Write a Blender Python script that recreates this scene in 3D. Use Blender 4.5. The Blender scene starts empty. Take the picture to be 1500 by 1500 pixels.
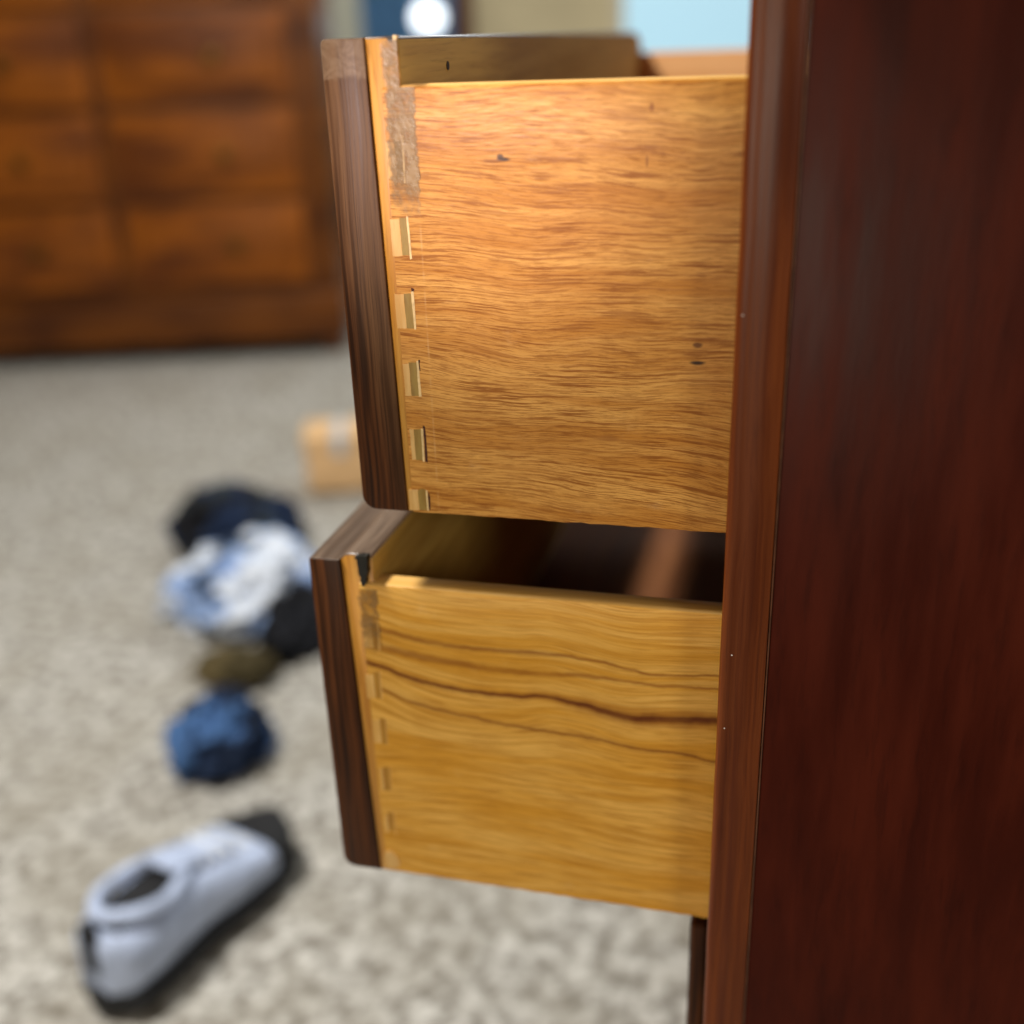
import bpy, bmesh, math, random
from mathutils import Vector, Matrix, noise

random.seed(7)
scene = bpy.context.scene
C = scene.collection
H = 0.90                                   # camera height above the carpet

# ------------------------------------------------------------------ camera
RIGHT = Vector((0.96900169, 0.24468602, -0.03412441))
DOWN = Vector((0.06594839, -0.38929821, -0.9187479))
FWD = Vector((-0.23808934, 0.88801782, -0.39336728))
cam_data = bpy.data.cameras.new('camera')
cam = bpy.data.objects.new('camera', cam_data)
C.objects.link(cam)
m = Matrix((RIGHT, -DOWN, -FWD)).transposed().to_4x4()
m.translation = Vector((0, 0, H))
cam.matrix_world = m
cam_data.sensor_width = 36.0
cam_data.lens = 36.0 * 1615.0 / 1500.0
cam_data.clip_start = 0.02
cam_data.clip_end = 60
cam_data.dof.use_dof = True
cam_data.dof.focus_distance = 0.428
cam_data.dof.aperture_fstop = cam_data.lens / 12.0
scene.camera = cam

# ------------------------------------------------------------------ world and light
world = bpy.data.worlds.new('World')
scene.world = world
world.use_nodes = True
bg = world.node_tree.nodes['Background']
bg.inputs['Color'].default_value = (1.0, 0.93, 0.82, 1)
bg.inputs['Strength'].default_value = 0.13

def area_light(name, loc, target, size, size_y, power, color):
    d = bpy.data.lights.new(name, 'AREA')
    d.shape = 'RECTANGLE'; d.size = size; d.size_y = size_y
    d.energy = power; d.color = color
    o = bpy.data.objects.new(name, d); C.objects.link(o)
    o.location = loc
    o.rotation_euler = (Vector(target) - Vector(loc)).to_track_quat('-Z', 'Y').to_euler()
    return o
area_light('window_light', (-0.52, -1.45, H - 0.05), (-0.1, 0.4, H - 0.08), 0.42, 0.6, 10.8, (1.0, 0.87, 0.69))
area_light('fill_light', (0.95, -0.85, H + 0.30), (-0.15, 0.42, H - 0.18), 0.35, 0.35, 5.0, (1.0, 0.92, 0.80))  # added fill from the right, brightens the inner faces of the drawer fronts
area_light('ceiling_light', (-1.04, 0.42, H + 1.5), (-0.7, 1.0, 0.0), 0.24, 0.30, 62, (1.0, 0.95, 0.88))
area_light('daylight', (0.75, 3.3, H + 1.7), (-0.6, 0.9, H - 0.3), 1.0, 0.8, 34, (0.92, 0.97, 1.0))
area_light('room_light', (-1.3, 3.3, H + 1.5), (-1.3, 4.2, 0.5), 2.0, 1.0, 34, (1.0, 0.95, 0.86))
def spot_light(name, loc, target, angle, power, color, radius):
    d = bpy.data.lights.new(name, 'SPOT')
    d.energy = power; d.color = color; d.spot_size = math.radians(angle); d.spot_blend = 1.0; d.shadow_soft_size = radius
    o = bpy.data.objects.new(name, d); C.objects.link(o)
    o.location = loc
    o.rotation_euler = (Vector(target) - Vector(loc)).to_track_quat('-Z', 'Y').to_euler()
    return o
spot_light('added_spot', (-0.45, -0.75, H + 0.22), (-0.118, 0.4, H - 0.036), 8.2, 70, (1.0, 0.80, 0.78), 0.03)  # added spot, makes the bright patch on the upper drawer side

scene.view_settings.view_transform = 'Standard'
scene.view_settings.look = 'None'
scene.view_settings.exposure = 0
scene.view_settings.gamma = 1
scene.view_settings.use_curve_mapping = False

# ------------------------------------------------------------------ helpers
def srgb(r, g, b):
    def f(c):
        c /= 255.0
        return c / 12.92 if c <= 0.04045 else ((c + 0.055) / 1.055) ** 2.4
    return (f(r), f(g), f(b), 1.0)

def hit(u, v, axis, val):
    """world point seen at photograph pixel (u, v) on a plane (only used for measuring)"""
    d = RIGHT * (u - 750) + DOWN * (v - 750) + FWD * 1615.0
    return d * (val / d[axis])

def W(x, y, z):                            # measured from the camera height
    return Vector((x, y, z + H))

def thing(name, label, cat, loc, group=None, rz=0):
    o = bpy.data.objects.new(name, None); C.objects.link(o)
    o.empty_display_size = 0.02
    o.location = loc; o.rotation_euler = (0, 0, rz)
    o['label'] = label; o['category'] = cat
    if group: o['group'] = group
    return o

def origin(p):
    v = Vector((0, 0, 0))
    while p is not None:
        v = v + Vector(p.location); p = p.parent
    return v

def link(name, me, parent=None, mats=(), smooth=True):
    o = bpy.data.objects.new(name, me); C.objects.link(o)
    for mt in mats: me.materials.append(mt)
    if smooth:
        for p in me.polygons: p.use_smooth = True
        me.set_sharp_from_angle(angle=math.radians(35))
    if parent is not None: o.parent = parent
    return o

def from_bm(name, bm, parent, mats, smooth=True, world_coords=True):
    if world_coords and parent is not None:
        bmesh.ops.translate(bm, verts=bm.verts, vec=-origin(parent))
    bm.normal_update()
    me = bpy.data.meshes.new(name); bm.to_mesh(me); bm.free()
    return link(name, me, parent, mats if isinstance(mats, (list, tuple)) else [mats], smooth)

def box_bm(x0, x1, y0, y1, z0, z1, bev=0.0, seg=2, bm=None):
    b = bmesh.new()
    bmesh.ops.create_cube(b, size=1)
    for v in b.verts:
        v.co = Vector(((x0 + x1) / 2 + v.co.x * (x1 - x0), (y0 + y1) / 2 + v.co.y * (y1 - y0), (z0 + z1) / 2 + v.co.z * (z1 - z0)))
    if bev > 0:
        bmesh.ops.bevel(b, geom=b.edges[:], offset=bev, segments=seg, profile=0.6, affect='EDGES')
    if bm is None: return b
    me = bpy.data.meshes.new('tmp'); b.to_mesh(me); b.free(); bm.from_mesh(me); bpy.data.meshes.remove(me)
    return bm

def box(name, ext, parent, mat, bev=0.0, seg=2):
    return from_bm(name, box_bm(*ext, bev=bev, seg=seg), parent, mat)

def prism(pts, axis, a, b, bev=0.0, seg=2):
    """closed outline (list of 2D points) swept along an axis from a to b; bevels the rims of both caps"""
    bm = bmesh.new()
    def P(p, t):
        if axis == 'Y': return (p[0], t, p[1])
        if axis == 'Z': return (p[0], p[1], t)
        return (t, p[0], p[1])
    va = [bm.verts.new(P(p, a)) for p in pts]
    vb = [bm.verts.new(P(p, b)) for p in pts]
    n = len(pts)
    fa = bm.faces.new(va); fb = bm.faces.new(vb[::-1])
    for i in range(n):
        bm.faces.new((va[i], vb[i], vb[(i + 1) % n], va[(i + 1) % n]))
    bmesh.ops.recalc_face_normals(bm, faces=bm.faces)
    if bev > 0:
        es = list(set(list(fa.edges) + list(fb.edges)))
        bmesh.ops.bevel(bm, geom=es, offset=bev, segments=seg, profile=0.5, affect='EDGES')
    return bm

def arc(cx, cz, r, a0, a1, n=6):
    return [(cx + r * math.cos(math.radians(a0 + (a1 - a0) * i / n)), cz + r * math.sin(math.radians(a0 + (a1 - a0) * i / n))) for i in range(n + 1)]

# ------------------------------------------------------------------ material builder
class NB:
    def __init__(s, name):
        s.m = bpy.data.materials.new(name); s.m.use_nodes = True
        s.t = s.m.node_tree; s.n = s.t.nodes; s.l = s.t.links
        s.bsdf = s.n['Principled BSDF']
    def node(s, t, **kw):
        n = s.n.new(t)
        for k, v in kw.items(): setattr(n, k, v)
        return n
    def put(s, sock, v):
        if isinstance(v, bpy.types.NodeSocket): s.l.new(v, sock)
        else: sock.default_value = v
    def math(s, op, a, b=0.0, c=0.0, clamp=False):
        n = s.node('ShaderNodeMath', operation=op, use_clamp=clamp)
        s.put(n.inputs[0], a); s.put(n.inputs[1], b)
        if op in ('MULTIPLY_ADD', 'WRAP', 'SMOOTH_MIN'): s.put(n.inputs[2], c)
        return n.outputs[0]
    def coords(s):
        tc = s.node('ShaderNodeTexCoord'); sp = s.node('ShaderNodeSeparateXYZ')
        s.l.new(tc.outputs['Object'], sp.inputs[0]); return sp.outputs[0], sp.outputs[1], sp.outputs[2]
    def vec(s, x, y, z):
        n = s.node('ShaderNodeCombineXYZ')
        s.put(n.inputs[0], x); s.put(n.inputs[1], y); s.put(n.inputs[2], z); return n.outputs[0]
    def noise(s, v, scale=1.0, detail=3.0, rough=0.55, dist=0.0):
        n = s.node('ShaderNodeTexNoise')
        s.l.new(v, n.inputs['Vector']); n.inputs['Scale'].default_value = scale
        n.inputs['Detail'].default_value = detail; n.inputs['Roughness'].default_value = rough
        n.inputs['Distortion'].default_value = dist
        return n.outputs['Fac']
    def rng(s, v, a, b, c=0.0, d=1.0, smooth=True):
        n = s.node('ShaderNodeMapRange', interpolation_type='SMOOTHSTEP' if smooth else 'LINEAR')
        s.put(n.inputs['Value'], v); s.put(n.inputs['From Min'], a); s.put(n.inputs['From Max'], b)
        s.put(n.inputs['To Min'], c); s.put(n.inputs['To Max'], d); return n.outputs['Result']
    def mix(s, fac, a, b, mode='MIX'):
        n = s.node('ShaderNodeMix', data_type='RGBA', blend_type=mode)
        s.put(n.inputs['Factor'], fac); s.put(n.inputs['A'], a); s.put(n.inputs['B'], b)
        return n.outputs['Result']
    def curve(s, x, pts):
        n = s.node('ShaderNodeFloatCurve'); s.l.new(x, n.inputs['Value'])
        c = n.mapping.curves[0]
        while len(c.points) < len(pts): c.points.new(0.5, 0.5)
        for p, (a, b) in zip(c.points, pts): p.location = (a, b); p.handle_type = 'AUTO'
        n.mapping.update(); return n.outputs[0]
    def bump(s, h, strength, dist):
        n = s.node('ShaderNodeBump'); s.put(n.inputs['Height'], h)
        n.inputs['Strength'].default_value = strength; n.inputs['Distance'].default_value = dist
        s.l.new(n.outputs[0], s.bsdf.inputs['Normal'])
    def done(s, color, rough, spec=0.5, coat=0.0, coat_rough=0.2):
        s.put(s.bsdf.inputs['Base Color'], color); s.put(s.bsdf.inputs['Roughness'], rough)
        s.bsdf.inputs['Specular IOR Level'].default_value = spec
        s.bsdf.inputs['Coat Weight'].default_value = coat; s.bsdf.inputs['Coat Roughness'].default_value = coat_rough
        return s.m

def plain(name, col, rough=0.6, var=0.15, scale=60, spec=0.4, bump=0.0):
    b = NB(name); x, y, z = b.coords(); v = b.vec(x, y, z)
    n = b.noise(v, scale, 4, 0.6)
    dark = tuple(c * (1 - var * 2) for c in col[:3]) + (1,); lite = tuple(min(1, c * (1 + var)) for c in col[:3]) + (1,)
    if bump: b.bump(n, bump, 0.002)
    return b.done(b.mix(b.rng(n, 0.3, 0.7), dark, lite), rough, spec)

def wood(name, lite, mid, dark, grain='Z', fx=10.0, fz=260.0, rough=0.4, fleck=0.5, seed=0.0, coat=0.0, bump=0.12, contrast=1.0, spec=0.5):
    """generic straight-grained wood: grain runs along the named axis"""
    b = NB(name); x, y, z = b.coords()
    if grain == 'Z': a, p, q = z, x, y
    elif grain == 'X': a, p, q = x, z, y
    else: a, p, q = y, x, z
    w = b.noise(b.vec(b.math('MULTIPLY', a, 9), b.math('MULTIPLY', p, 30), b.math('ADD', b.math('MULTIPLY', q, 30), seed)), 1, 2)
    p2 = b.math('ADD', p, b.math('MULTIPLY', b.math('SUBTRACT', w, 0.5), 0.006))
    q2 = b.math('ADD', q, b.math('MULTIPLY', b.math('SUBTRACT', w, 0.5), 0.006))
    v1 = b.vec(b.math('MULTIPLY', a, fx), b.math('MULTIPLY', p2, fz), b.math('ADD', b.math('MULTIPLY', q2, fz), seed))
    n1 = b.noise(v1, 1, 3, 0.6)
    n2 = b.noise(v1, 3.6, 3, 0.65)
    n3 = b.noise(v1, 0.28, 2)
    col = b.mix(b.rng(n1, 0.5 - 0.18 / contrast, 0.5 + 0.18 / contrast), mid, lite)
    col = b.mix(b.math('MULTIPLY', b.rng(n2, 0.50, 0.72), fleck), col, dark)
    col = b.mix(b.math('MULTIPLY', b.rng(n3, 0.45, 0.75), 0.45), col, dark)
    b.bump(n2, bump, 0.0006)
    return b.done(col, b.rng(n1, 0.3, 0.7, rough - 0.05, rough + 0.08), spec, coat)

# root positions of the two open drawers (base of the near front corner)
R_UP = W(-0.155, 0.400, -0.180)
R_LO = W(-0.182, 0.400, -0.375)

# ---- upper drawer side: short dark flecks on a pinkish tan board
def mat_upper_side():
    b = NB('flecked_tan_wood'); x, y, z = b.coords()
    w = b.noise(b.vec(b.math('MULTIPLY', x, 11), 0.0, b.math('MULTIPLY', z, 20)), 1, 1.5, 0.4)
    w2 = b.noise(b.vec(b.math('MULTIPLY', x, 60), 3.0, b.math('MULTIPLY', z, 80)), 1, 2)
    zz = b.math('ADD', z, b.math('MULTIPLY', b.math('SUBTRACT', w, 0.5), 0.019))
    zz = b.math('ADD', zz, b.math('MULTIPLY', b.math('SUBTRACT', w2, 0.5), 0.0011))
    zz = b.math('ADD', zz, b.math('MULTIPLY', x, 0.035))
    fl = b.noise(b.vec(b.math('MULTIPLY', x, 36), 0.0, b.math('MULTIPLY', zz, 1050)), 1, 4, 0.7)
    fl2 = b.noise(b.vec(b.math('MULTIPLY', x, 120), 5.0, b.math('MULTIPLY', zz, 2900)), 1, 3, 0.6)
    lng = b.noise(b.vec(b.math('MULTIPLY', x, 11), 6.0, b.math('MULTIPLY', zz, 420)), 1, 3, 0.6)
    br = b.noise(b.vec(b.math('MULTIPLY', x, 8), 9.0, b.math('MULTIPLY', zz, 85)), 1, 3, 0.6)
    big = b.noise(b.vec(b.math('MULTIPLY', x, 14), 2.0, b.math('MULTIPLY', zz, 22)), 1, 2)
    col = b.mix(b.rng(br, 0.33, 0.66), srgb(196, 130, 42), srgb(234, 176, 90))
    col = b.mix(b.math('MULTIPLY', b.rng(big, 0.35, 0.7), 0.4), col, srgb(206, 142, 66))
    col = b.mix(b.math('MULTIPLY', b.rng(lng, 0.47, 0.68), 0.32), col, srgb(168, 100, 18))
    patchy = b.rng(b.noise(b.vec(b.math('MULTIPLY', x, 30), 1.0, b.math('MULTIPLY', zz, 130)), 1, 2), 0.35, 0.62, 0.45, 1.0)
    col = b.mix(b.math('MULTIPLY', b.math('MULTIPLY', b.rng(fl, 0.49, 0.58), 0.92), patchy), col, srgb(148, 84, 5))
    col = b.mix(b.math('MULTIPLY', b.rng(fl2, 0.51, 0.60), 0.6), col, srgb(146, 84, 5))
    scuff = b.noise(b.vec(b.math('MULTIPLY', x, 45), 8.0, b.math('MULTIPLY', z, 60)), 1, 4, 0.7)
    col = b.mix(b.rng(scuff, 0.60, 0.78, 0.0, 0.22), col, srgb(236, 196, 140))
    # small knots and scratches
    def spot(px, py, rx, rz, color, col, amt=0.95):
        h = hit(px, py, 1, 0.4) - (R_UP - Vector((0, 0, H)))
        dx = b.math('DIVIDE', b.math('SUBTRACT', x, h.x), rx)
        dz = b.math('DIVIDE', b.math('SUBTRACT', b.math('ADD', z, b.math('MULTIPLY', b.math('SUBTRACT', w2, 0.5), 0.001)), h.z), rz)
        d = b.math('SQRT', b.math('ADD', b.math('MULTIPLY', dx, dx), b.math('MULTIPLY', dz, dz)))
        d = b.math('ADD', d, b.math('MULTIPLY', b.math('SUBTRACT', fl2, 0.5), 1.2))
        return b.mix(b.rng(d, 0.45, 1.15, amt, 0.0), col, color)
    for px, py, rx, rz, c, am in ((738, 233, .0028, .0009, (48, 26, 16), .95), (733, 229, .0014, .0011, (60, 34, 18), .9), (722, 236, .005, .0007, (120, 66, 22), .7),
                          (1022, 531, .0032, .0009, (40, 20, 10), .95), (1022, 505, .0020, .0011, (100, 55, 20), .85),
                          (955, 156, .0010, .0016, (140, 76, 22), .8), (948, 236, .0006, .0022, (140, 82, 26), .7), (890, 642, .006, .0013, (165, 105, 40), .6), (560, 240, .001, .001, (90, 60, 30), .3)):
        col = spot(px, py, rx, rz, srgb(*c), col, am)
    # pale scribe line left by the joint marking gauge
    sx = b.math('ABSOLUTE', b.math('SUBTRACT', x, -0.1385 - R_UP.x))
    brk = b.noise(b.vec(0.0, 0.0, b.math('MULTIPLY', z, 120)), 1, 3)
    col = b.mix(b.math('MULTIPLY', b.rng(sx, 0.0002, 0.0005, 0.28, 0.0), b.rng(brk, 0.4, 0.6)), col, srgb(228, 190, 130))
    b.bump(b.math('ADD', fl, b.math('MULTIPLY', fl2, 0.7)), 0.16, 0.0006)
    return b.done(col, b.rng(fl2, 0.3, 0.7, 0.32, 0.48), 0.25)

# ---- lower drawer side: yellow board with long sweeping grain and dark mineral streaks
def mat_lower_side():
    b = NB('streaked_yellow_wood'); x, y, z = b.coords()
    X0, X1 = -0.19 - R_LO.x, 0.0 - R_LO.x
    Z0, Z1 = -0.40 + H - R_LO.z, -0.20 + H - R_LO.z
    t = b.math('DIVIDE', b.math('SUBTRACT', x, X0), X1 - X0, clamp=True)
    def pts(px):
        out = []
        for u, v in px:
            h = hit(u, v, 1, 0.4) + Vector((0, 0, H)) - R_LO
            out.append(((h.x - X0) / (X1 - X0), (h.z - Z0) / (Z1 - Z0)))
        out = [(0.0, out[0][1] + 0.02)] + out + [(1.0, out[-1][1])]
        return out
    def line(px):
        return b.math('MULTIPLY_ADD', b.curve(t, pts(px)), Z1 - Z0, Z0)
    L1 = line([(565, 978), (600, 992), (650, 1005), (760, 1019), (800, 1020), (850, 1031), (920, 1049), (980, 1052), (1050, 1055)])
    L2 = line([(562, 1010), (600, 1027), (650, 1040), (720, 1056), (800, 1070), (870, 1081), (930, 1095), (1000, 1103), (1048, 1116)])
    L3 = line([(572, 925), (620, 938), (700, 950), (800, 957), (870, 967), (960, 988), (1050, 989)])
    L4 = line([(570, 951), (650, 968), (750, 983), (870, 991), (960, 1003), (1050, 1009)])
    wob = b.noise(b.vec(b.math('MULTIPLY', x, 120), 0.0, b.math('MULTIPLY', z, 60)), 1, 3)
    wz = b.math('MULTIPLY_ADD', b.math('SUBTRACT', wob, 0.5), 0.0022, z)
    # the whole figure of the board follows the sweep of the first streak, less so further away from it
    far = b.rng(b.math('ABSOLUTE', b.math('SUBTRACT', z, L1)), 0.0, 0.09, 1.0, 0.25)
    sweep = b.math('MULTIPLY', b.math('SUBTRACT', L1, (Z0 + Z1) / 2), far)
    lowf = b.noise(b.vec(b.math('MULTIPLY', x, 6), 4.0, b.math('MULTIPLY', z, 16)), 1, 1)
    g = b.math('SUBTRACT', b.math('MULTIPLY_ADD', b.math('SUBTRACT', lowf, 0.5), 0.022, z), sweep)
    gx = b.math('MULTIPLY', x, 10)
    n1 = b.noise(b.vec(gx, 0.0, b.math('MULTIPLY', g, 150)), 1, 3, 0.55)
    n2 = b.noise(b.vec(b.math('MULTIPLY', x, 12), 7.0, b.math('MULTIPLY', g, 1150)), 1, 3, 0.65)
    n3 = b.noise(b.vec(b.math('MULTIPLY', x, 45), 2.0, b.math('MULTIPLY', g, 2600)), 1, 2, 0.6)
    col = b.mix(b.rng(n1, 0.34, 0.66), srgb(224, 162, 54), srgb(240, 188, 94))
    col = b.mix(b.math('MULTIPLY', b.rng(n2, 0.47, 0.62), 0.6), col, srgb(190, 128, 20))
    col = b.mix(b.math('MULTIPLY', b.rng(n3, 0.50, 0.62), 0.6), col, srgb(172, 110, 10))
    scuff = b.noise(b.vec(b.math('MULTIPLY', x, 50), 8.0, b.math('MULTIPLY', z, 70)), 1, 4, 0.7)
    col = b.mix(b.rng(scuff, 0.60, 0.78, 0.0, 0.22), col, srgb(236, 200, 140))
    fade = b.rng(b.noise(b.vec(b.math('MULTIPLY', x, 55), 3.0, b.math('MULTIPLY', z, 40)), 1, 3), 0.3, 0.6, 0.72, 1.0)
    def stroke(col, L, w0, c, amt, wide=None):
        d = b.math('ABSOLUTE', b.math('SUBTRACT', wz, L))
        w = w0 if wide is None else wide
        d = b.math('DIVIDE', d, w)
        d = b.math('ADD', d, b.math('MULTIPLY', b.math('SUBTRACT', n2, 0.5), 2.2))
        return b.mix(b.math('MULTIPLY', b.rng(d, 0.2, 1.35, amt, 0.0), fade), col, c)
    wide1 = b.rng(t, 0.42, 0.74, 0.0007, 0.0022)
    halo = b.rng(t, 0.42, 0.74, 0.0020, 0.0050)
    col = stroke(col, L1, 0, srgb(146, 86, 24), 0.75, halo)
    col = stroke(col, L1, 0, srgb(98, 42, 8), 0.92, wide1)
    col = stroke(col, L2, 0.0006, srgb(104, 52, 8), 0.9)
    col = stroke(col, L2, 0.0022, srgb(164, 104, 30), 0.4)
    col = stroke(col, L3, 0.0006, srgb(130, 66, 6), 0.7, b.rng(t, 0.1, 0.9, 0.0016, 0.0006))
    col = stroke(col, L4, 0.0010, srgb(136, 72, 6), 0.65, b.rng(t, 0.1, 0.9, 0.0024, 0.0007))
    b.bump(b.math('ADD', n2, b.math('MULTIPLY', n3, 0.5)), 0.14, 0.0005)
    return b.done(col, b.rng(n2, 0.3, 0.7, 0.34, 0.46), 0.22)

# ---- dark stained end of a drawer front, one paler towards its top by wear and painted sheen
def mat_facing(name, worn):
    b = NB(name); x, y, z = b.coords()
    w = b.noise(b.vec(b.math('MULTIPLY', x, 25), b.math('MULTIPLY', y, 12), b.math('MULTIPLY', z, 9)), 1, 2)
    px = b.math('MULTIPLY_ADD', b.math('SUBTRACT', w, 0.5), 0.004, x)
    v = b.vec(b.math('MULTIPLY', px, 420), b.math('MULTIPLY', y, 20), b.math('MULTIPLY', z, 9))
    n1 = b.noise(v, 1, 3, 0.6); n2 = b.noise(v, 3.2, 3, 0.65)
    dk = b.mix(b.rng(n1, 0.36, 0.66), srgb(46, 24, 11), srgb(96, 54, 24))
    dk = b.mix(b.math('MULTIPLY', b.rng(n2, 0.5, 0.7), 0.5), dk, srgb(34, 18, 12))
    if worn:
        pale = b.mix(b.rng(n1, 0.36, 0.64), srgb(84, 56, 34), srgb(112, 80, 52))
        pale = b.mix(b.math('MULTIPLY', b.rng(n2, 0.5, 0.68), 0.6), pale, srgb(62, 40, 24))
        # wear and painted sheen from the top down, further along the inner half than at the outer arris
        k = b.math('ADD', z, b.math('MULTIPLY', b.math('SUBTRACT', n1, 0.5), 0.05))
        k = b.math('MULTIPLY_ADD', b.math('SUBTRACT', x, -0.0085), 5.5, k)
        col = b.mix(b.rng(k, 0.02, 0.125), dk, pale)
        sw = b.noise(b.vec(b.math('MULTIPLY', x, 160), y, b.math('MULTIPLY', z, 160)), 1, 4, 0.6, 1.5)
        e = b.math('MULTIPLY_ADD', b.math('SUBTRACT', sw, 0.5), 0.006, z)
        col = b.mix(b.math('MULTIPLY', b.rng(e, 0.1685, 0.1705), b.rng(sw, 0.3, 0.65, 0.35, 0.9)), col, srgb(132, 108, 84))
    else:
        col = dk
    b.bump(n2, 0.15, 0.0005)
    return b.done(col, b.rng(n1, 0.3, 0.7, 0.34, 0.46), 0.16)

M = {}
M['upper_side'] = mat_upper_side()
M['lower_side'] = mat_lower_side()
M['facing_up'] = mat_facing('worn_sheen_walnut', True)
M['facing_lo'] = mat_facing('dark_walnut', False)
M['top_stain'] = wood('stained_top_edge', srgb(112, 92, 74), srgb(84, 66, 52), srgb(58, 44, 36), 'Y', 14, 300, 0.33, 0.5, 3, coat=0.3)
M['core'] = wood('yellow_core_wood', srgb(208, 152, 60), srgb(184, 124, 36), srgb(138, 84, 20), 'Z', 14, 300, 0.42, 0.45, 1)
M['core_in'] = wood('olive_varnished_core', srgb(214, 172, 88), srgb(196, 152, 70), srgb(150, 110, 46), 'Y', 8, 160, 0.6, 0.35, 8, spec=0.2)
M['inner_side'] = wood('inner_drawer_side', srgb(240, 184, 126), srgb(230, 168, 106), srgb(200, 134, 78), 'X', 10, 240, 0.42, 0.4, 5)
M['floor_board'] = wood('dark_drawer_bottom', srgb(150, 96, 56), srgb(128, 78, 44), srgb(96, 56, 30), 'Y', 8, 120, 0.6, 0.4, 6)
M['mahogany'] = wood('mahogany_stile', srgb(128, 64, 22), srgb(96, 42, 14), srgb(52, 18, 8), 'Z', 6, 300, 0.34, 0.35, 2, contrast=0.8, spec=0.2)
M['mahogany_panel'] = wood('mahogany_panel', srgb(76, 26, 12), srgb(58, 18, 9), srgb(34, 10, 6), 'Z', 9, 60, 0.36, 0.3, 4, contrast=0.8, spec=0.07)
M['pin'] = wood('pale_pin_wood', srgb(228, 186, 116), srgb(216, 166, 88), srgb(188, 134, 62), 'Z', 40, 300, 0.45, 0.3, 9)
M['pin_olive'] = wood('olive_pin_wood', srgb(160, 130, 54), srgb(146, 112, 38), srgb(120, 88, 28), 'Z', 60, 400, 0.4, 0.3, 10)
M['pin_lo'] = wood('varnished_pin_wood', srgb(236, 190, 112), srgb(226, 176, 92), srgb(200, 142, 58), 'Z', 40, 300, 0.35, 0.3, 9)
M['olive_lo'] = wood('varnished_olive_wood', srgb(190, 138, 44), srgb(174, 120, 30), srgb(146, 98, 20), 'Z', 60, 400, 0.35, 0.3, 10)
M['edge'] = wood('pale_board_edge', srgb(232, 188, 112), srgb(220, 168, 84), srgb(192, 136, 58), 'X', 12, 420, 0.4, 0.35, 13, spec=0.3)
M['pin_edge'] = plain('pale_splinter', srgb(238, 206, 146), 0.45, 0.1, 300)
M['black'] = plain('black_stain', srgb(26, 24, 18), 0.5, 0.2, 400)
M['seam_glint'] = plain('painted_seam_glint', srgb(104, 64, 42), 0.3, 0.2, 120)  # paler colour painted in for the highlight along the seam
M['sh_speck'] = plain('white_dust', srgb(230, 220, 210), 0.8, 0.05, 50)
M['gap'] = plain('dark_gap', srgb(74, 34, 14), 0.7, 0.2, 900)

def mat_glue(box_, amt=1.0):
    b = NB('glossy_dried_glue'); x, y, z = b.coords(); v = b.vec(x, y, z)
    n = b.noise(v, 700, 2, 0.5); n2 = b.noise(v, 160, 3)
    b.bump(n, 0.22, 0.0004)
    col = b.mix(b.rng(n2, 0.35, 0.65), srgb(140, 106, 62), srgb(164, 130, 84))
    m = b.done(col, 0.24, 0.6)
    wz = b.math('MULTIPLY_ADD', b.math('SUBTRACT', b.noise(v, 190, 4), 0.5), 0.022, z)
    wx = b.math('MULTIPLY_ADD', b.math('SUBTRACT', b.noise(v, 240, 4), 0.5), 0.006, x)
    al = b.math('MULTIPLY', b.rng(wx, box_[0], box_[0] + 0.0022), b.rng(wx, box_[1] - 0.0012, box_[1], 1.0, 0.0))
    al = b.math('MULTIPLY', al, b.math('MULTIPLY', b.rng(wz, box_[2], box_[2] + 0.016), b.rng(wz, box_[3] - 0.002, box_[3], 1.0, 0.0)))
    al = b.math('MULTIPLY', al, b.rng(n2, 0.3, 0.62, 0.2 * amt, 0.72 * amt))
    b.put(b.bsdf.inputs['Alpha'], al)
    return m
M['glue'] = mat_glue((-0.1495 - R_UP.x, -0.1372 - R_UP.x, -0.060 + 0.18, 0.005 + 0.18))
M['glue_lo'] = mat_glue((-0.1790 - R_LO.x, -0.1690 - R_LO.x, -0.252 + 0.375, -0.2145 + 0.375), 0.55)

# ================================================================== the setting
def mat_carpet():
    b = NB('beige_carpet'); x, y, z = b.coords(); v = b.vec(x, y, 0.0)
    n = b.noise(v, 48, 4, 0.6); n2 = b.noise(v, 7, 3); n3 = b.noise(v, 260, 2)
    col = b.mix(b.rng(n, 0.36, 0.64), srgb(122, 117, 108), srgb(208, 206, 199))
    col = b.mix(b.math('MULTIPLY', b.rng(n2, 0.38, 0.7), 0.5), col, srgb(146, 140, 126))
    b.bump(b.math('ADD', n, b.math('MULTIPLY', n3, 0.4)), 0.7, 0.012)
    return b.done(col, 0.95, 0.1)
M['carpet'] = mat_carpet()
M['skirting'] = plain('cream_paint', srgb(205, 198, 176), 0.6, 0.05, 5)
M['wall'] = plain('beige_wall_paint', srgb(196, 184, 150), 0.85, 0.06, 3)

bm = bmesh.new()
bmesh.ops.create_grid(bm, x_segments=220, y_segments=230, size=0.5)
for v in bm.verts:
    p = Vector((-3.6 + (v.co.x + 0.5) * 5.6, -0.6 + (v.co.y + 0.5) * 5.9, 0))
    p.z = 0.006 * (noise.noise(p * 38) + 0.6 * noise.noise(p * 90)) - 0.009
    v.co = p
o = from_bm('floor', bm, None, M['carpet']); o['kind'] = 'structure'
bm = box_bm(-5.0, 3.0, 5.30, 5.42, -0.02, 2.6)
o = from_bm('wall', bm, None, M['wall']); o['kind'] = 'structure'
box('skirting_board', (-5.0, 3.0, 5.278, 5.298, 0.0, 0.11), o, M['skirting'], 0.004)

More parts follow.
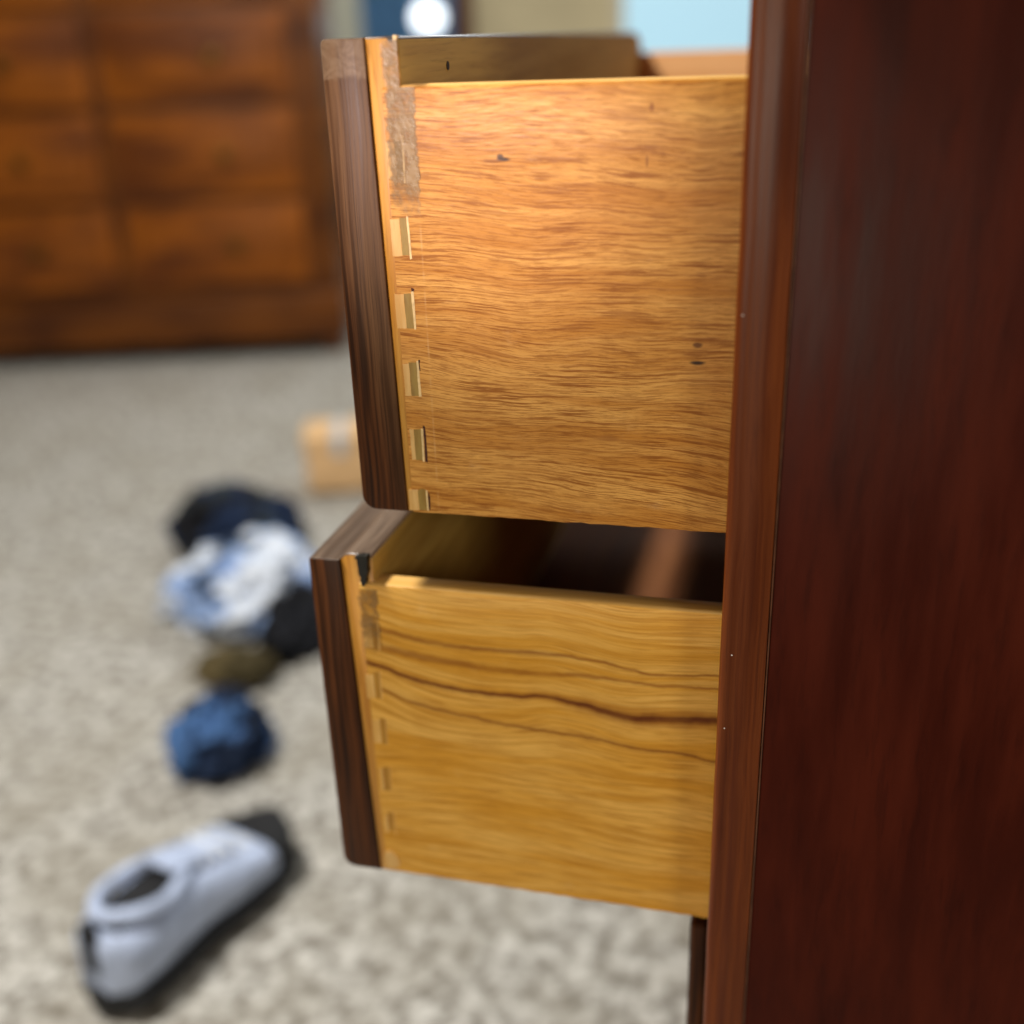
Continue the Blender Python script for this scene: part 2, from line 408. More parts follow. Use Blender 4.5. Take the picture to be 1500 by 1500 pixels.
# ================================================================== the dresser in front
CY0, CY1 = 0.375, 1.040
cab = thing('dresser', 'dark reddish mahogany dresser body filling the right side of the picture', 'dresser', W(0.0, CY0, -H))
def stile(y0, y1, near):
    s = 1 if near else -1
    a, c = (y0, y1) if near else (y1, y0)
    pts = [(-0.0200, a + s * 0.0045)] + [(-0.0200 + 0.0026 * (1 - math.cos(t)), a + s * (0.0030 - 0.0026 * math.sin(t)) ) for t in (0.3, 0.7, 1.1, 1.45)] + \
          [(-0.0155, a + s * 0.0002), (-0.0140, a + s * 0.0004), (-0.0128, a), (-0.0035, a), (-0.0026, a + s * 0.0006), (-0.0023, a + s * 0.0016), (-0.0023, c), (-0.0200, c)]
    bm = prism(pts, 'Z', 0.02, H + 0.060)
    # a hand-planed arris is never dead straight: cut the length up and let it wander a little
    bmesh.ops.bisect_plane(bm, geom=bm.verts[:] + bm.edges[:] + bm.faces[:], plane_co=(0, 0, 0.5), plane_no=(0, 0, 1))
    for k in range(1, 40):
        bmesh.ops.bisect_plane(bm, geom=bm.verts[:] + bm.edges[:] + bm.faces[:], plane_co=(0, 0, 0.30 + k * 0.0167), plane_no=(0, 0, 1))
    for v in bm.verts:
        if v.co.x < -0.012: v.co.x += 0.0003 * noise.noise(Vector((0, 0, v.co.z * 40)))
        elif v.co.x > -0.004: v.co.x += 0.00025 * noise.noise(Vector((5, 0, v.co.z * 60)))
    return from_bm('face_frame_stile', bm, cab, M['mahogany'])
stile(CY0, 0.396, True)
stile(1.018, CY1, False)
box('side_panel', (-0.0016, 0.48, CY0 + 0.0016, 0.394, 0.03, H + 0.060), cab, M['mahogany_panel'], 0.0006)
box('side_panel', (-0.0016, 0.48, 1.021, CY1 - 0.0016, 0.03, H + 0.060), cab, M['mahogany_panel'], 0.0006)
box('seam_glint_strip', (-0.00215, -0.00165, CY0 + 0.0004, 0.390, 0.03, H + 0.0598), cab, M['seam_glint'])  # thin added strip that stands for the bright line on the chamfer
box('back_panel', (0.481, 0.490, CY0, CY1, 0.03, H + 0.060), cab, M['mahogany_panel'])
box('top_board', (-0.030, 0.50, CY0 - 0.014, CY1 + 0.014, H + 0.0605, H + 0.082), cab, M['mahogany_panel'], 0.004)
for z0, z1 in ((0.010, 0.058), (-0.211, -0.184), (-0.402, -0.3815), (-0.62, -0.60), (-0.86, -0.84)):
    box('rail', (-0.0195, -0.0005, 0.3962, 1.0178, z0 + H, z1 + H), cab, M['mahogany'], 0.0008)

for u, v in ((1088, 462), (1072, 960), (1061, 1067)):
    p = hit(u, v, 1, CY0 - 0.0001) + Vector((0, 0, H)); bm = bmesh.new()
    bmesh.ops.create_icosphere(bm, subdivisions=1, radius=0.00035, matrix=Matrix.Translation(p) @ Matrix.Diagonal((1, 0.5, 0.8, 1)))
    from_bm('dust_speck', bm, cab, M['sh_speck'])
# ================================================================== drawers
def round_front(x0, xt, xb, z0, z1, r_bot, r_top):
    """outline in XZ of the dark outer layer: outer face x0, inner boundary xt (top) .. xb (bottom)"""
    p = [(xb, z0)] + arc(x0 + r_bot, z0 + r_bot, r_bot, 270, 180, 8) + arc(x0 + r_top, z1 - r_top, r_top, 180, 90, 5) + [(xt, z1)]
    return p

def side_board(name, x0, x1, y0, y1, z0, z1, parent, mat, rough_edge=0.0004, n=150):
    """board swept along X with an eased top edge and a slightly ragged saw-cut lower edge"""
    r = 0.0022
    prof = [(y0, z0)] + [(y0, z0 + (z1 - z0) * k / 6) for k in range(1, 6)] + [(y0, z1 - r), (y0 + r * 0.3, z1 - r * 0.3), (y0 + r, z1)] + [(y1 - r, z1), (y1 - r * 0.3, z1 - r * 0.3), (y1, z1 - r), (y1, z0)]
    bm = bmesh.new(); rings = []
    for i in range(n + 1):
        x = x0 + (x1 - x0) * i / n
        ring = []
        for k, (py, pz) in enumerate(prof):
            dz = 0
            if k == 0 or k == len(prof) - 1:
                dz = rough_edge * (noise.noise(Vector((x * 160, py * 90, z0 * 7))) + 0.9 * noise.noise(Vector((x * 520, 3, z0 * 5))))
            elif pz > z1 - r * 1.5:
                dz = 0.00008 * noise.noise(Vector((x * 60, 1.5, z0 * 9)))
            ring.append(bm.verts.new((x, py, pz + dz + H)))
        rings.append(ring)
    m_ = len(prof)
    for i in range(n):
        for k in range(m_):
            bm.faces.new((rings[i][k], rings[i + 1][k], rings[i + 1][(k + 1) % m_], rings[i][(k + 1) % m_]))
    bm.faces.new(rings[0]); bm.faces.new(rings[-1][::-1])
    bmesh.ops.recalc_face_normals(bm, faces=bm.faces)
    ob = from_bm(name, bm, parent, [mat, M['edge']])
    for p in ob.data.polygons:
        if p.normal.z > 0.8: p.material_index = 1
    return ob

def patch(name, px, y_front, thick, parent, mat, jit=0.0, sub=1):
    """thin inlaid chip: outline given as points in XZ, its face at y_front, thick deep"""
    pts = []
    n = len(px)
    for i in range(n):
        a, b = Vector(px[i]), Vector(px[(i + 1) % n])
        for k in range(sub):
            q = a.lerp(b, k / sub)
            if jit: q += Vector((random.uniform(-jit, jit), random.uniform(-jit, jit)))
            pts.append((q.x, q.y + H))
    bm = prism(pts, 'Y', y_front, y_front + thick)
    return from_bm(name, bm, parent, mat, smooth=False)

def px(u, v):                              # photo measurement on the joint's face
    h = hit(u, v, 1, 0.3996); return (h.x, h.z)

def pin(parent, pale, olive, sliver, gap=None, jit=0.00012):
    mats = (M['pin'], M['pin_olive'], M['pin_edge']) if parent is up else (M['pin_lo'], M['olive_lo'], M['pin_lo'])
    base = patch('dovetail_pin', [px(*p) for p in pale], 0.39949, 0.003, parent, mats[0], jit, 4)
    def sub(nm, pts, y, mat, j):
        o_ = patch(nm, [px(*p) for p in pts], y, 0.003, parent, mat, j, 4)
        o_.parent = base
    if olive: sub('pin_shoulder', olive, 0.39953, mats[1], jit)
    if sliver: sub('pin_edge', sliver, 0.39942, mats[2], jit * 0.6)
    if gap: sub('joint_gap', gap, 0.39956, M['gap'], jit * 2.0)
    return base

def quad(x0, x1, y0, y1, lean=0.09):
    d = lean * (y1 - y0)
    return [(x0, y0), (x1, y0), (x1 + d, y1), (x0 + d, y1)]

def ease(bm, y1, top_z):
    for d in (0.036, 0.028, 0.020, 0.012, 0.005):
        bmesh.ops.bisect_plane(bm, geom=bm.verts[:] + bm.edges[:] + bm.faces[:], plane_co=(0, y1 - d, 0), plane_no=(0, 1, 0))
    for v in bm.verts:
        k = (v.co.y - (y1 - 0.037)) / 0.037
        if k > 0 and v.co.z > top_z + H - 0.006:
            v.co.z -= 0.013 * (1 - math.sqrt(max(0.0, 1 - min(1.0, k) ** 2)))

def finish_front(root, facing_pts, core_pts, y0, y1, facing_mat, top_z, core_set):
    bm = prism([(a, b + H) for a, b in facing_pts], 'Y', y0, y1, 0.0009, 2); ease(bm, y1, top_z)
    ob = from_bm('facing', bm, root, [facing_mat, M['top_stain']])
    for p in ob.data.polygons:
        if p.normal.z > 0.75: p.material_index = 1
    bm = prism([(a, b + H) for a, b in core_pts], 'Y', y0, y1, 0.0007, 2); ease(bm, y1, top_z)
    for v in bm.verts:                     # the core is chipped back near its top corner
        if v.co.y < y0 + 0.004:
            k = max(0.0, 1 - (top_z + H - v.co.z) / 0.007)
            v.co.y += core_set * k + 0.0002
    ob2 = from_bm('core', bm, root, [M['core'], M['top_stain'], M['core_in']])
    for p in ob2.data.polygons:
        if p.normal.z > 0.35: p.material_index = 1
        elif p.normal.x > 0.75: p.material_index = 2
    return ob, ob2

DY0, DY1 = 0.400, 1.012
def drawer_box(root, x_front, z0, z1, mat_near, x_end=0.36):
    side_board('side_panel', x_front, x_end, 0.3996, 0.4116, z0, z1, root, mat_near)
    box('side_panel', (x_front + 0.0077, x_end, 1.0004, 1.0120, z0 + H, z1 + H), root, M['inner_side'], 0.001)
    box('back_panel', (x_end + 0.0005, x_end + 0.012, 0.3996, 1.0120, z0 + H, z1 + H), root, M['inner_side'], 0.001)
    return box('bottom_panel', (x_front + 0.0077, x_end, 0.4118, 1.0002, z0 + H + 0.008, z0 + H + 0.013), root, M['floor_board'])

# ---- upper drawer
up = thing('drawer', 'upper open drawer with pale flecked side and worn brown front edge', 'drawer', R_UP, 'open drawers with dovetailed corners')
f_pts = round_front(-0.1724, -0.1556, -0.1526, -0.1803, 0.0026, 0.0062, 0.0022)
c_pts = [(-0.1524, -0.1800), (-0.1425, -0.1800), (-0.1425, 0.0016), (-0.1433, 0.0027), (-0.1554, 0.0027)]
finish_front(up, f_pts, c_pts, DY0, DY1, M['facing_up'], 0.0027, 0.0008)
drawer_box(up, -0.1497, -0.1798, -0.0134, M['upper_side'])
pin(up, quad(571, 585, 321, 375), quad(585, 597, 319, 374), [(595, 316), (598, 318), (604, 379), (601, 380)])
pin(up, quad(578, 591.5, 431, 481), quad(591.5, 603, 430, 481), [(602, 427), (606, 427), (610, 482), (607, 483)], [(602, 422), (606, 423), (607, 427), (602.5, 427)])
pin(up, quad(590, 599, 533, 580), quad(599, 611, 531, 580), [(610, 529), (613, 528), (617.5, 581), (614, 581)], [(612, 527), (615, 528), (616.5, 545), (613.6, 540)])
pin(up, quad(600, 606, 629, 673), quad(606, 617, 629, 674), [(616.5, 628), (620, 628), (622.5, 676), (619.5, 676)], [(620, 624), (622.5, 625), (627, 677), (623, 677)])
pin(up, quad(598, 612, 717, 747), [(612, 719), (616, 716), (623, 717), (626, 747), (614, 747)], [(623.5, 718), (626, 718), (628.5, 748), (626, 748)], [(627, 722), (629, 722), (631, 747), (629, 747)])
pin(up, quad(565, 577, 208, 262), quad(577, 588, 206, 262), [(588, 198), (591, 198), (594.5, 268), (592, 268)])
patch('glue_smear', [(-0.1495, -0.060), (-0.1372, -0.060), (-0.1372, -0.0142), (-0.1429, -0.0142), (-0.1429, 0.0015), (-0.1495, 0.0015)], 0.39925, 0.0002, up, M['glue'])
patch('splinter', [px(*p) for p in ((575.5, 52), (581, 52), (581.5, 76), (576.5, 76))], 0.39945, 0.002, up, M['pin_edge'], 0.0002, 4)
patch('black_chip', [px(*p) for p in ((562, 52), (575, 53), (575, 62), (570, 61))], 0.39975, 0.002, up, M['black'], 0.0002, 3)
bm = bmesh.new()
bmesh.ops.create_cone(bm, cap_ends=True, segments=12, radius1=0.0017, radius2=0.0017, depth=0.0004, matrix=Matrix.Translation(hit(656, 96, 0, -0.1424) + Vector((0, 0, H))) @ Matrix.Rotation(math.pi / 2, 4, 'Y'))
from_bm('screw_hole', bm, up, M['black'])

# ---- lower drawer
lo = thing('drawer', 'lower open drawer with yellow side crossed by dark grain streaks', 'drawer', R_LO, 'open drawers with dovetailed corners')
f_pts = round_front(-0.2007, -0.1862, -0.1812, -0.3757, -0.2056, 0.0062, 0.0016)
c_pts = [(-0.1810, -0.3752), (-0.1712, -0.3752), (-0.1712, -0.2042), (-0.1722, -0.2032), (-0.1822, -0.2030), (-0.1846, -0.2038), (-0.1860, -0.2054)]
finish_front(lo, f_pts, c_pts, DY0, DY1, M['facing_lo'], -0.2030, 0.0022)
bot = drawer_box(lo, -0.1778, -0.3740, -0.2158, M['lower_side'])
pin(lo, quad(530, 543, 912, 948, .12), quad(543, 552, 912, 950, .1), [(552, 908), (553.5, 908), (557, 952), (555.5, 952)])
pin(lo, quad(535, 547, 988, 1022, .1), quad(547, 556, 984, 1023, .1), [(556, 984), (557.2, 984), (560.5, 1024), (559, 1024)])
pin(lo, quad(545, 556, 1054, 1088, .1), quad(556, 565, 1053, 1090, .1), [(565, 1053), (566, 1053), (568, 1091), (567, 1091)])
pin(lo, quad(556, 560, 1125, 1156, .1), quad(560, 571, 1124, 1158, .08), [(571, 1124), (572, 1124), (574, 1159), (573, 1159)])
pin(lo, quad(563, 567, 1194, 1220, .1), quad(567, 576, 1190, 1216, .08), [(577, 1188), (578, 1188), (581, 1224), (580, 1224)])
patch('wood_filler', [px(*p) for p in ((563, 1252), (566, 1246.5), (573, 1246), (581, 1253), (586, 1262), (585, 1270.5), (572, 1271), (562, 1270))], 0.3990, 0.003, lo, M['pin'], 0.0002, 3)
patch('black_stain', [px(*p) for p in ((519, 815), (538.5, 813.5), (538, 845), (535, 858), (530.5, 858), (528, 845), (524.5, 838), (524, 822))], 0.3990, 0.0035, lo, M['black'], 0.00035, 4)
patch('glue_smear', [(-0.1790, -0.252), (-0.1690, -0.252), (-0.1690, -0.2185), (-0.1790, -0.2185)], 0.39925, 0.0002, lo, M['glue_lo'])

# ---- closed drawer below, its overlapping front stands a little out of the frame
dw = thing('drawer', 'closed dark drawer below the yellow one, only its front edge showing', 'drawer', W(-0.026, 0.40, -0.58))
box('facing', (-0.0295, -0.0205, 0.4020, 1.012, -0.585 + H, -0.382 + H), dw, M['facing_lo'], 0.003, 3)
box('side_panel', (-0.0200, 0.36, 0.402, 0.413, -0.580 + H, -0.405 + H), dw, M['inner_side'])

# ================================================================== background: chest of drawers
def mat_chest(name, seed, k):
    b = NB(name); x, y, z = b.coords()
    n = b.noise(b.vec(b.math('MULTIPLY', x, 2.6), seed, b.math('MULTIPLY', z, 8.0)), 1, 2, 0.5)
    n2 = b.noise(b.vec(b.math('MULTIPLY', x, 7.0), seed, b.math('MULTIPLY', z, 60.0)), 1, 3, 0.6)
    col = b.mix(b.rng(n, 0.25, 0.70), srgb(104 * k, 50 * k, 6), srgb(170 * k, 92 * k, 8))
    col = b.mix(b.math('MULTIPLY', b.rng(n2, 0.45, 0.7), 0.5), col, srgb(60, 24, 5))
    return b.done(col, 0.36, 0.3)
M['amber'] = mat_chest('amber_chest_wood', 1.0, 0.95)
M['amber_frame'] = mat_chest('amber_chest_frame', 4.0, 0.72)
M['brass'] = plain('aged_brass', srgb(120, 84, 38), 0.4, 0.15, 80)
M['brass'].node_tree.nodes['Principled BSDF'].inputs['Metallic'].default_value = 0.9
by = 3.22; bx1 = hit(462, 30, 1, by).x; bx0 = bx1 - 1.30
bc = thing('chest_of_drawers', 'amber brown wooden chest of drawers blurred in the background at left', 'chest', (bx1, by, 0), rz=math.radians(17))
box('carcass', (bx0, bx1, by, by + 0.46, 0.055, 1.30), bc, M['amber_frame'], 0.006)
box('plinth', (bx0 - 0.012, bx1 + 0.012, by - 0.022, by + 0.45, 0.050, 0.200), bc, M['amber_frame'], 0.012, 3)
box('top_board', (bx0 - 0.025, bx1 + 0.025, by - 0.03, by + 0.48, 1.301, 1.335), bc, M['amber'], 0.008)
for x in (bx0 + 0.03, bx1 - 0.06):
    for y in (by + 0.01, by + 0.40):
        box('foot', (x, x + 0.05, y, y + 0.05, 0.0, 0.0495), bc, M['amber_frame'], 0.004)
def lathe(name, prof, loc, parent, mat, axis='Z', seg=16):
    bm = bmesh.new(); rings = []
    for r, h in prof:
        ring = []
        for i in range(seg):
            a = 2 * math.pi * i / seg
            c = (r * math.cos(a), r * math.sin(a), h) if axis == 'Z' else (r * math.cos(a), -h, r * math.sin(a))
            ring.append(bm.verts.new(Vector(c) + Vector(loc)))
        rings.append(ring)
    for i in range(len(rings) - 1):
        for k in range(seg):
            bm.faces.new((rings[i][k], rings[i][(k + 1) % seg], rings[i + 1][(k + 1) % seg], rings[i + 1][k]))
    bm.faces.new(rings[0][::-1]); bm.faces.new(rings[-1])
    bmesh.ops.recalc_face_normals(bm, faces=bm.faces)
    return from_bm(name, bm, parent, mat)
zs = [(0.235, 0.475), (0.500, 0.740), (0.765, 1.005), (1.03, 1.27)]
for z0, z1 in zs:
    for x0, x1 in ((bx0 + 0.06, (bx0 + bx1) / 2 - 0.02), ((bx0 + bx1) / 2 + 0.02, bx1 - 0.09)):
        d = box('drawer_front', (x0, x1, by - 0.018, by - 0.0005, z0, z1), bc, M['amber'], 0.007, 3)
        e = box('raised_panel', (x0 + 0.045, x1 - 0.045, by - 0.028, by - 0.0185, z0 + 0.045, z1 - 0.045), bc, M['amber'], 0.008, 3)
        e.parent = d
        k = lathe('knob', [(0.010, 0.0), (0.009, 0.012), (0.019, 0.022), (0.021, 0.030), (0.012, 0.038)], ((x0 + x1) / 2 + 0.06, by - 0.0285, (z0 + z1) / 2), bc, M['brass'], 'Y')
        k.parent = d

# ================================================================== background: far end of the room
M['navy'] = plain('navy_cloth', srgb(118, 172, 218), 0.8, 0.15, 20)
M['pale_green'] = plain('pale_green_cloth', srgb(248, 250, 238), 0.85, 0.06, 12)
M['post'] = plain('brown_post_wood', srgb(96, 58, 34), 0.5, 0.15, 20)
def emis(name, col, s):
    b = NB(name); b.put(b.bsdf.inputs['Base Color'], col)
    b.put(b.bsdf.inputs['Emission Color'], col); b.bsdf.inputs['Emission Strength'].default_value = s
    return b.m
M['daylight'] = emis('daylit_glass', srgb(158, 196, 214), 0.75)
M['globe'] = emis('lit_white_globe', srgb(235, 245, 255), 2.2)
def curtain(name, label, u0, u1, y, z0, z1, mat, folds):
    xa, xb = hit(u0, 20, 1, y).x, hit(u1, 20, 1, y).x
    t = thing(name, label, 'curtain', ((xa + xb) / 2, y, z0))
    bm = bmesh.new(); n = folds * 10; g = []
    for i in range(n + 1):
        x = xa + (xb - xa) * i / n
        dy = 0.03 * math.sin(i / 10 * 2 * math.pi) + 0.01 * noise.noise(Vector((x * 9, 0, 0)))
        g.append([bm.verts.new((x, y + dy * (1.0 - 0.3 * k / 6), z0 + (z1 - z0) * k / 6)) for k in range(7)])
    for i in range(n):
        for k in range(6): bm.faces.new((g[i][k], g[i + 1][k], g[i + 1][k + 1], g[i][k + 1]))
    bmesh.ops.solidify(bm, geom=bm.faces[:], thickness=0.004)
    from_bm('cloth', bm, t, mat)
    bm = bmesh.new()
    bmesh.ops.create_cone(bm, cap_ends=True, segments=12, radius1=0.012, radius2=0.012, depth=abs(xb - xa) + 0.12, matrix=Matrix.Translation(((xa + xb) / 2, y, z1 + 0.012)) @ Matrix.Rotation(math.pi / 2, 4, 'Y'))
    from_bm('rod', bm, t, M['post'])
    return t
curtain('curtain', 'pale greenish curtain beside the amber chest, far behind the drawers', 440, 528, 5.15, 0.08, 2.1, M['pale_green'], 5)
curtain('curtain', 'navy blue curtain behind the glowing white globe', 528, 662, 5.15, 0.08, 2.1, M['navy'], 7)
xa, xb = hit(660, 20, 1, 5.25).x, hit(690, 20, 1, 5.25).x
t = thing('door_post', 'narrow brown wooden post against the far beige wall', 'post', ((xa + xb) / 2, 5.24, 0))
box('shaft', (xa, xb, 5.215, 5.275, 0.06, 2.2), t, M['post'], 0.006)
box('foot', (xa - 0.012, xb + 0.012, 5.205, 5.2775, 0.0, 0.059), t, M['post'], 0.004)
xa, xb = hit(915, 20, 1, 5.28).x, hit(1400, 20, 1, 5.28).x
t = thing('window', 'pale blue daylit window behind the upper drawer at the top', 'window', ((xa + xb) / 2, 5.28, 0.8))
box('frame', (xa - 0.05, xb + 0.05, 5.282, 5.2985, 0.74, 2.1), t, M['skirting'], 0.003)
box('sill', (xa - 0.08, xb + 0.08, 5.20, 5.2815, 0.70, 0.738), t, M['skirting'], 0.006)
n = 2
for i in range(n):
    a = xa + (xb - xa) * i / n + (0.012 if i else 0); c = xa + (xb - xa) * (i + 1) / n - (0.012 if i < n - 1 else 0)
    box('pane', (a, c, 5.274, 5.2815, 0.79, 2.05), t, M['daylight'])
box('mullion', ((xa + xb) / 2 - 0.012, (xa + xb) / 2 + 0.012, 5.262, 5.2815, 0.79, 2.05), t, M['skirting'])
g = hit(627, 26, 1, 4.7)
t = thing('side_table', 'small brown table under the glowing globe, hidden behind the drawer', 'table', (g.x, 4.7, 0))
box('table_top', (g.x - 0.2, g.x + 0.2, 4.5, 4.9, 0.60, 0.625), t, M['post'], 0.005)
for sx in (-0.18, 0.15):
    for sy in (4.52, 4.85): box('leg', (g.x + sx, g.x + sx + 0.03, sy, sy + 0.03, 0, 0.5995), t, M['post'], 0.003)
t = thing('table_lamp', 'glowing white globe lamp in front of the navy curtain', 'lamp', (g.x, 4.7, 0.6255))
zc = g.z + H
lathe('base', [(0.07, 0.0), (0.07, 0.012), (0.02, 0.03), (0.014, 0.06), (0.014, zc - 0.06 - 0.6255)], (g.x, 4.7, 0.6255), t, M['brass'])
lathe('globe', [(0.062 * math.sin(a * math.pi / 14) + 0.002, -0.062 * math.cos(a * math.pi / 14)) for a in range(15)], (g.x, 4.7, zc), t, M['globe'], seg=20)

# ================================================================== background: shoes on the carpet
def cloth(name, c, var=0.12): return plain(name, srgb(*c), 0.75, var, 40)
M['sh_blue'] = cloth('pale_blue_fabric', (182, 196, 224)); M['sh_black'] = cloth('black_rubber', (24, 25, 28))
M['sh_navy'] = cloth('navy_fabric', (34, 46, 68)); M['sh_olive'] = cloth('olive_suede', (92, 82, 58))
M['sh_white'] = cloth('off_white_rubber', (214, 220, 228)); M['sh_peach'] = cloth('peach_suede', (232, 190, 140))
M['sh_blue2'] = cloth('mid_blue_fabric', (84, 108, 146))

def shoe(label, loc, rz, L=0.27, wd=0.098, hgt=0.075, upper='sh_blue', sole='sh_black', toe=None, inner='sh_black', group='shoes scattered on the carpet'):
    """low shoe lying along local +Y (toe at +Y), origin at the middle of the sole"""
    t = thing('shoe', label, 'shoe', loc, group, rz)
    def half(s):                            # half width along the length, s = 0 heel .. 1 toe
        a = 0.80 + 0.20 * math.sin(min(1, s / 0.72) * math.pi / 2) - 0.12 * math.exp(-((s - 0.42) / 0.13) ** 2)
        e = min(1, s / 0.10) if s < 0.1 else 1
        f = min(1, (1 - s) / 0.22)
        return wd / 2 * a * math.sqrt(max(0.0, 1 - (1 - e) ** 2)) * math.sqrt(max(0.0, 1 - (1 - f) ** 2))
    N, S = 26, 16
    def loft(top, bot, inset, s0=0.0, s1=1.0):
        bm = bmesh.new(); rings = []
        for i in range(N + 1):
            s = s0 + (s1 - s0) * i / N; y = (s - 0.5) * L
            hw = max(0.0015, half(min(0.998, max(0.002, s))) - inset); zt, zb = top(s), bot(s)
            ring = []
            for k in range(S):
                a = 2 * math.pi * k / S
                cx, cz = math.cos(a), math.sin(a)
                ex = math.copysign(abs(cx) ** 0.6, cx); ez = math.copysign(abs(cz) ** 0.7, cz)
                ring.append(bm.verts.new((hw * ex, y, (zt + zb) / 2 + (zt - zb) / 2 * ez)))
            rings.append(ring)
        for i in range(N):
            for k in range(S): bm.faces.new((rings[i][k], rings[i][(k + 1) % S], rings[i + 1][(k + 1) % S], rings[i + 1][k]))
        bm.faces.new(rings[0][::-1]); bm.faces.new(rings[-1])
        bmesh.ops.recalc_face_normals(bm, faces=bm.faces)
        return bm
    from_bm('sole', loft(lambda s: 0.024 + 0.008 * (1 - s), lambda s: 0.0 + 0.010 * max(0, s - 0.85) / 0.15, 0.0), t, M[sole], world_coords=False)
    up_top = lambda s: 0.028 + (hgt - 0.02) * (1 - 0.62 * max(0, min(1, (s - 0.40) / 0.5)))
    u = from_bm('upper', loft(up_top, lambda s: 0.018, 0.006, 0.015, 0.985), t, M[upper], world_coords=False)
    from_bm('opening', loft(lambda s: up_top(s) + 0.001, lambda s: up_top(s) - 0.03, 0.020, 0.08, 0.46), t, M[inner], world_coords=False)
    bm = bmesh.new(); n = 28; rings = []                # padded collar round the opening
    for i in range(n):
        a = 2 * math.pi * i / n
        s_ = 0.27 + 0.185 * math.sin(a); cx = (half(s_) - 0.016) * math.cos(a); cy = (s_ - 0.5) * L
        cz = up_top(s_) + 0.004 + 0.010 * max(0, -math.sin(a))
        rad = Vector((math.cos(a), math.sin(a), 0))
        rings.append([bm.verts.new(Vector((cx, cy, cz)) + rad * (0.0075 * math.cos(q * math.pi / 4)) + Vector((0, 0, 0.0075 * math.sin(q * math.pi / 4)))) for q in range(8)])
    for i in range(n):
        for q in range(8): bm.faces.new((rings[i][q], rings[(i + 1) % n][q], rings[(i + 1) % n][(q + 1) % 8], rings[i][(q + 1) % 8]))
    bmesh.ops.recalc_face_normals(bm, faces=bm.faces)
    from_bm('collar', bm, t, M[upper], world_coords=False)
    bm = box_bm(-0.024, 0.024, -0.045, 0.055, -0.003, 0.003, 0.0025)
    bmesh.ops.rotate(bm, verts=bm.verts, cent=(0, 0, 0), matrix=Matrix.Rotation(math.radians(-22), 3, 'X'))
    bmesh.ops.translate(bm, verts=bm.verts, vec=(0, 0.0 * L, up_top(0.5) + 0.008))
    from_bm('tongue', bm, t, M[upper], world_coords=False)
    bm = box_bm(-0.010, 0.010, -L * 0.5 + 0.002, -L * 0.5 + 0.012, up_top(0) * 0.55, up_top(0) + 0.016, 0.003)
    from_bm('heel_tab', bm, t, M[inner], world_coords=False)
    if toe: from_bm('toe_cap', loft(lambda s: up_top(s) + 0.003, lambda s: 0.016, 0.004, 0.78, 0.992), t, M[toe], world_coords=False)
    for i in range(5):
        s = 0.50 + i * 0.055; y = (s - 0.5) * L; hw = half(s) * 0.52; z = up_top(s) + (0.006 if s < 0.66 else 0.002)
        bm = box_bm(-hw, hw, y - 0.003, y + 0.003, z - 0.006, z + 0.003, 0.0015)
        o_ = from_bm('lace', bm, t, M['sh_white' if upper != 'sh_white' else 'sh_black'], world_coords=False); o_.parent = u
    return t
shoe('pale blue shoe with black sole and toe lying on the carpet at lower left', (-0.606, 0.838, 0.0), math.radians(-14), 0.29, 0.118, 0.088, 'sh_blue', 'sh_black', 'sh_black', 'sh_black', None)

def mat_cloth(name, cols, scale, seed):
    b = NB(name); x, y, z = b.coords(); v = b.vec(x, y, b.math('ADD', z, seed))
    n = b.noise(v, scale, 2, 0.5); n2 = b.noise(v, scale * 1.7, 2, 0.5)
    col = b.mix(b.rng(n, 0.47, 0.53), srgb(*cols[0]), srgb(*cols[1]))
    if len(cols) > 2: col = b.mix(b.rng(n2, 0.54, 0.60), col, srgb(*cols[2]))
    b.bump(b.noise(v, 900, 2), 0.3, 0.001)
    return b.done(col, 0.85, 0.2)

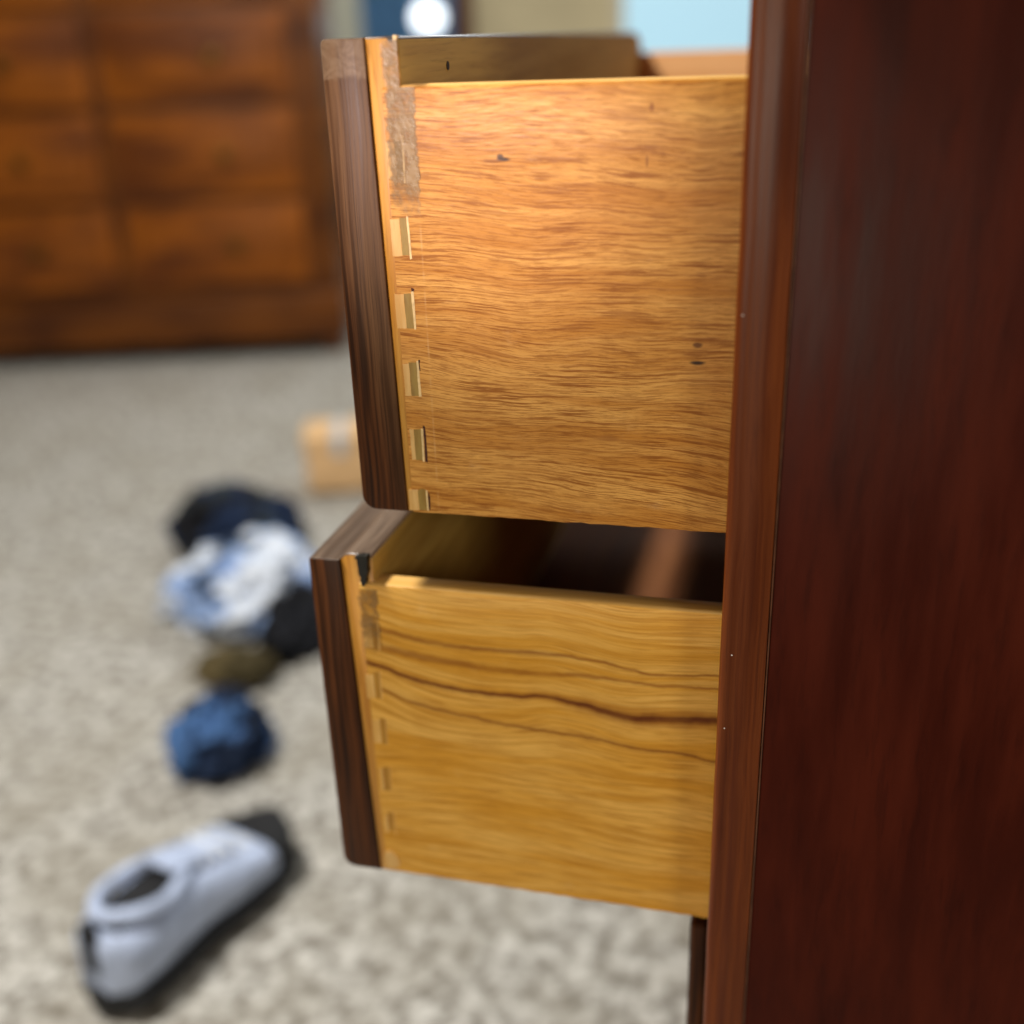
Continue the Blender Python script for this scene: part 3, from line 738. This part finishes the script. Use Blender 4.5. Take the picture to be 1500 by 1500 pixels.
def garment(label, loc, size, cols, seed, scale=9.0, rz=0.0, name='crumpled_garment', hem=True):
    """a dropped piece of clothing: a rumpled heap of folds resting on the carpet, with a turned hem lying out of it"""
    t = thing(name, label, 'clothing', loc, 'clothes dropped on the carpet', rz)
    mt = mat_cloth(name + '_cloth', cols, scale, seed)
    bm = bmesh.new(); bmesh.ops.create_icosphere(bm, subdivisions=5, radius=1)
    for v in bm.verts:
        p = v.co.copy(); q = p * 1.6 + Vector((seed * 3.1, seed, 0))
        f = 0.16 * noise.noise(q) + 0.30 * (1 - abs(noise.noise(q * 1.5)) * 2.2) * 0.5 + 0.13 * (1 - abs(noise.noise(q * 3.3)) * 2.5)
        k = 0.86 + f
        z = max(0.0, (p.z * k * 0.75 + 0.28)) * size[2]
        v.co = Vector((p.x * k * size[0], p.y * k * size[1], z))
    from_bm('folds', bm, t, mt, world_coords=False)
    if hem:
        bm = bmesh.new(); n = 26; rows = []
        for i in range(n + 1):
            a = -0.5 + 1.5 * i / n + seed
            ca, sa = math.cos(a), math.sin(a)
            row = []
            for j in range(5):
                rr = 0.80 + 0.11 * j + 0.05 * math.sin(i * 0.9 + seed)
                row.append(bm.verts.new((ca * rr * size[0], sa * rr * size[1], 0.006 + (0.018 if j < 3 else 0.008) * (0.5 + 0.5 * math.sin(i * 0.8 + j)))))
            rows.append(row)
        for i in range(n):
            for j in range(4): bm.faces.new((rows[i][j], rows[i + 1][j], rows[i + 1][j + 1], rows[i][j + 1]))
        bmesh.ops.solidify(bm, geom=bm.faces[:], thickness=0.004)
        from_bm('hem', bm, t, mt, world_coords=False)
    return t
BLK, NVY, PALE, WHT = (20, 21, 25), (32, 46, 72), (146, 172, 216), (214, 222, 234)
def gp(u, v):
    h = hit(u, v, 2, -H); return (h.x, h.y, 0.0)
garment('black and dark grey crumpled garment, farthest back of the dropped clothes', gp(352, 795), (0.13, 0.10, 0.11), (BLK, NVY, (58, 66, 70)), 1.3)
garment('pale blue and white crumpled garment beside the lower drawer front', gp(372, 885), (0.135, 0.13, 0.11), (PALE, WHT, (44, 58, 80)), 2.7, 9)
garment('small black bundle of cloth touching the pale blue garment', gp(441, 935), (0.055, 0.075, 0.085), (BLK, (34, 36, 42)), 4.1, 14)
garment('olive brown crumpled garment in front of the pale blue one', gp(345, 985), (0.066, 0.045, 0.035), ((66, 58, 36), (92, 80, 52)), 5.2, 14)
garment('navy blue balled up cloth at the middle of the left edge', gp(322, 1106), (0.062, 0.075, 0.085), (NVY, (70, 104, 152), (24, 34, 52)), 6.6, 13)

# small tan cardboard box further back
M['card'] = plain('tan_cardboard', srgb(226, 186, 136), 0.8, 0.06, 30)
M['tape'] = plain('pale_packing_tape', srgb(196, 206, 214), 0.35, 0.05, 30)
c = gp(505, 705)
t = thing('cardboard_box', 'small tan cardboard box on the carpet behind the upper drawer front', 'box', c, rz=math.radians(20))
def local(name, ext, mat, bev=0.002): return from_bm(name, box_bm(*ext, bev=bev), t, mat, world_coords=False)
local('body', (-0.075, 0.075, -0.06, 0.06, 0.0, 0.105), M['card'])
local('lid', (-0.078, 0.078, -0.063, 0.063, 0.1055, 0.128), M['card'])
local('tape', (-0.012, 0.012, -0.0645, 0.0645, 0.085, 0.1295), M['tape'], 0.0005)
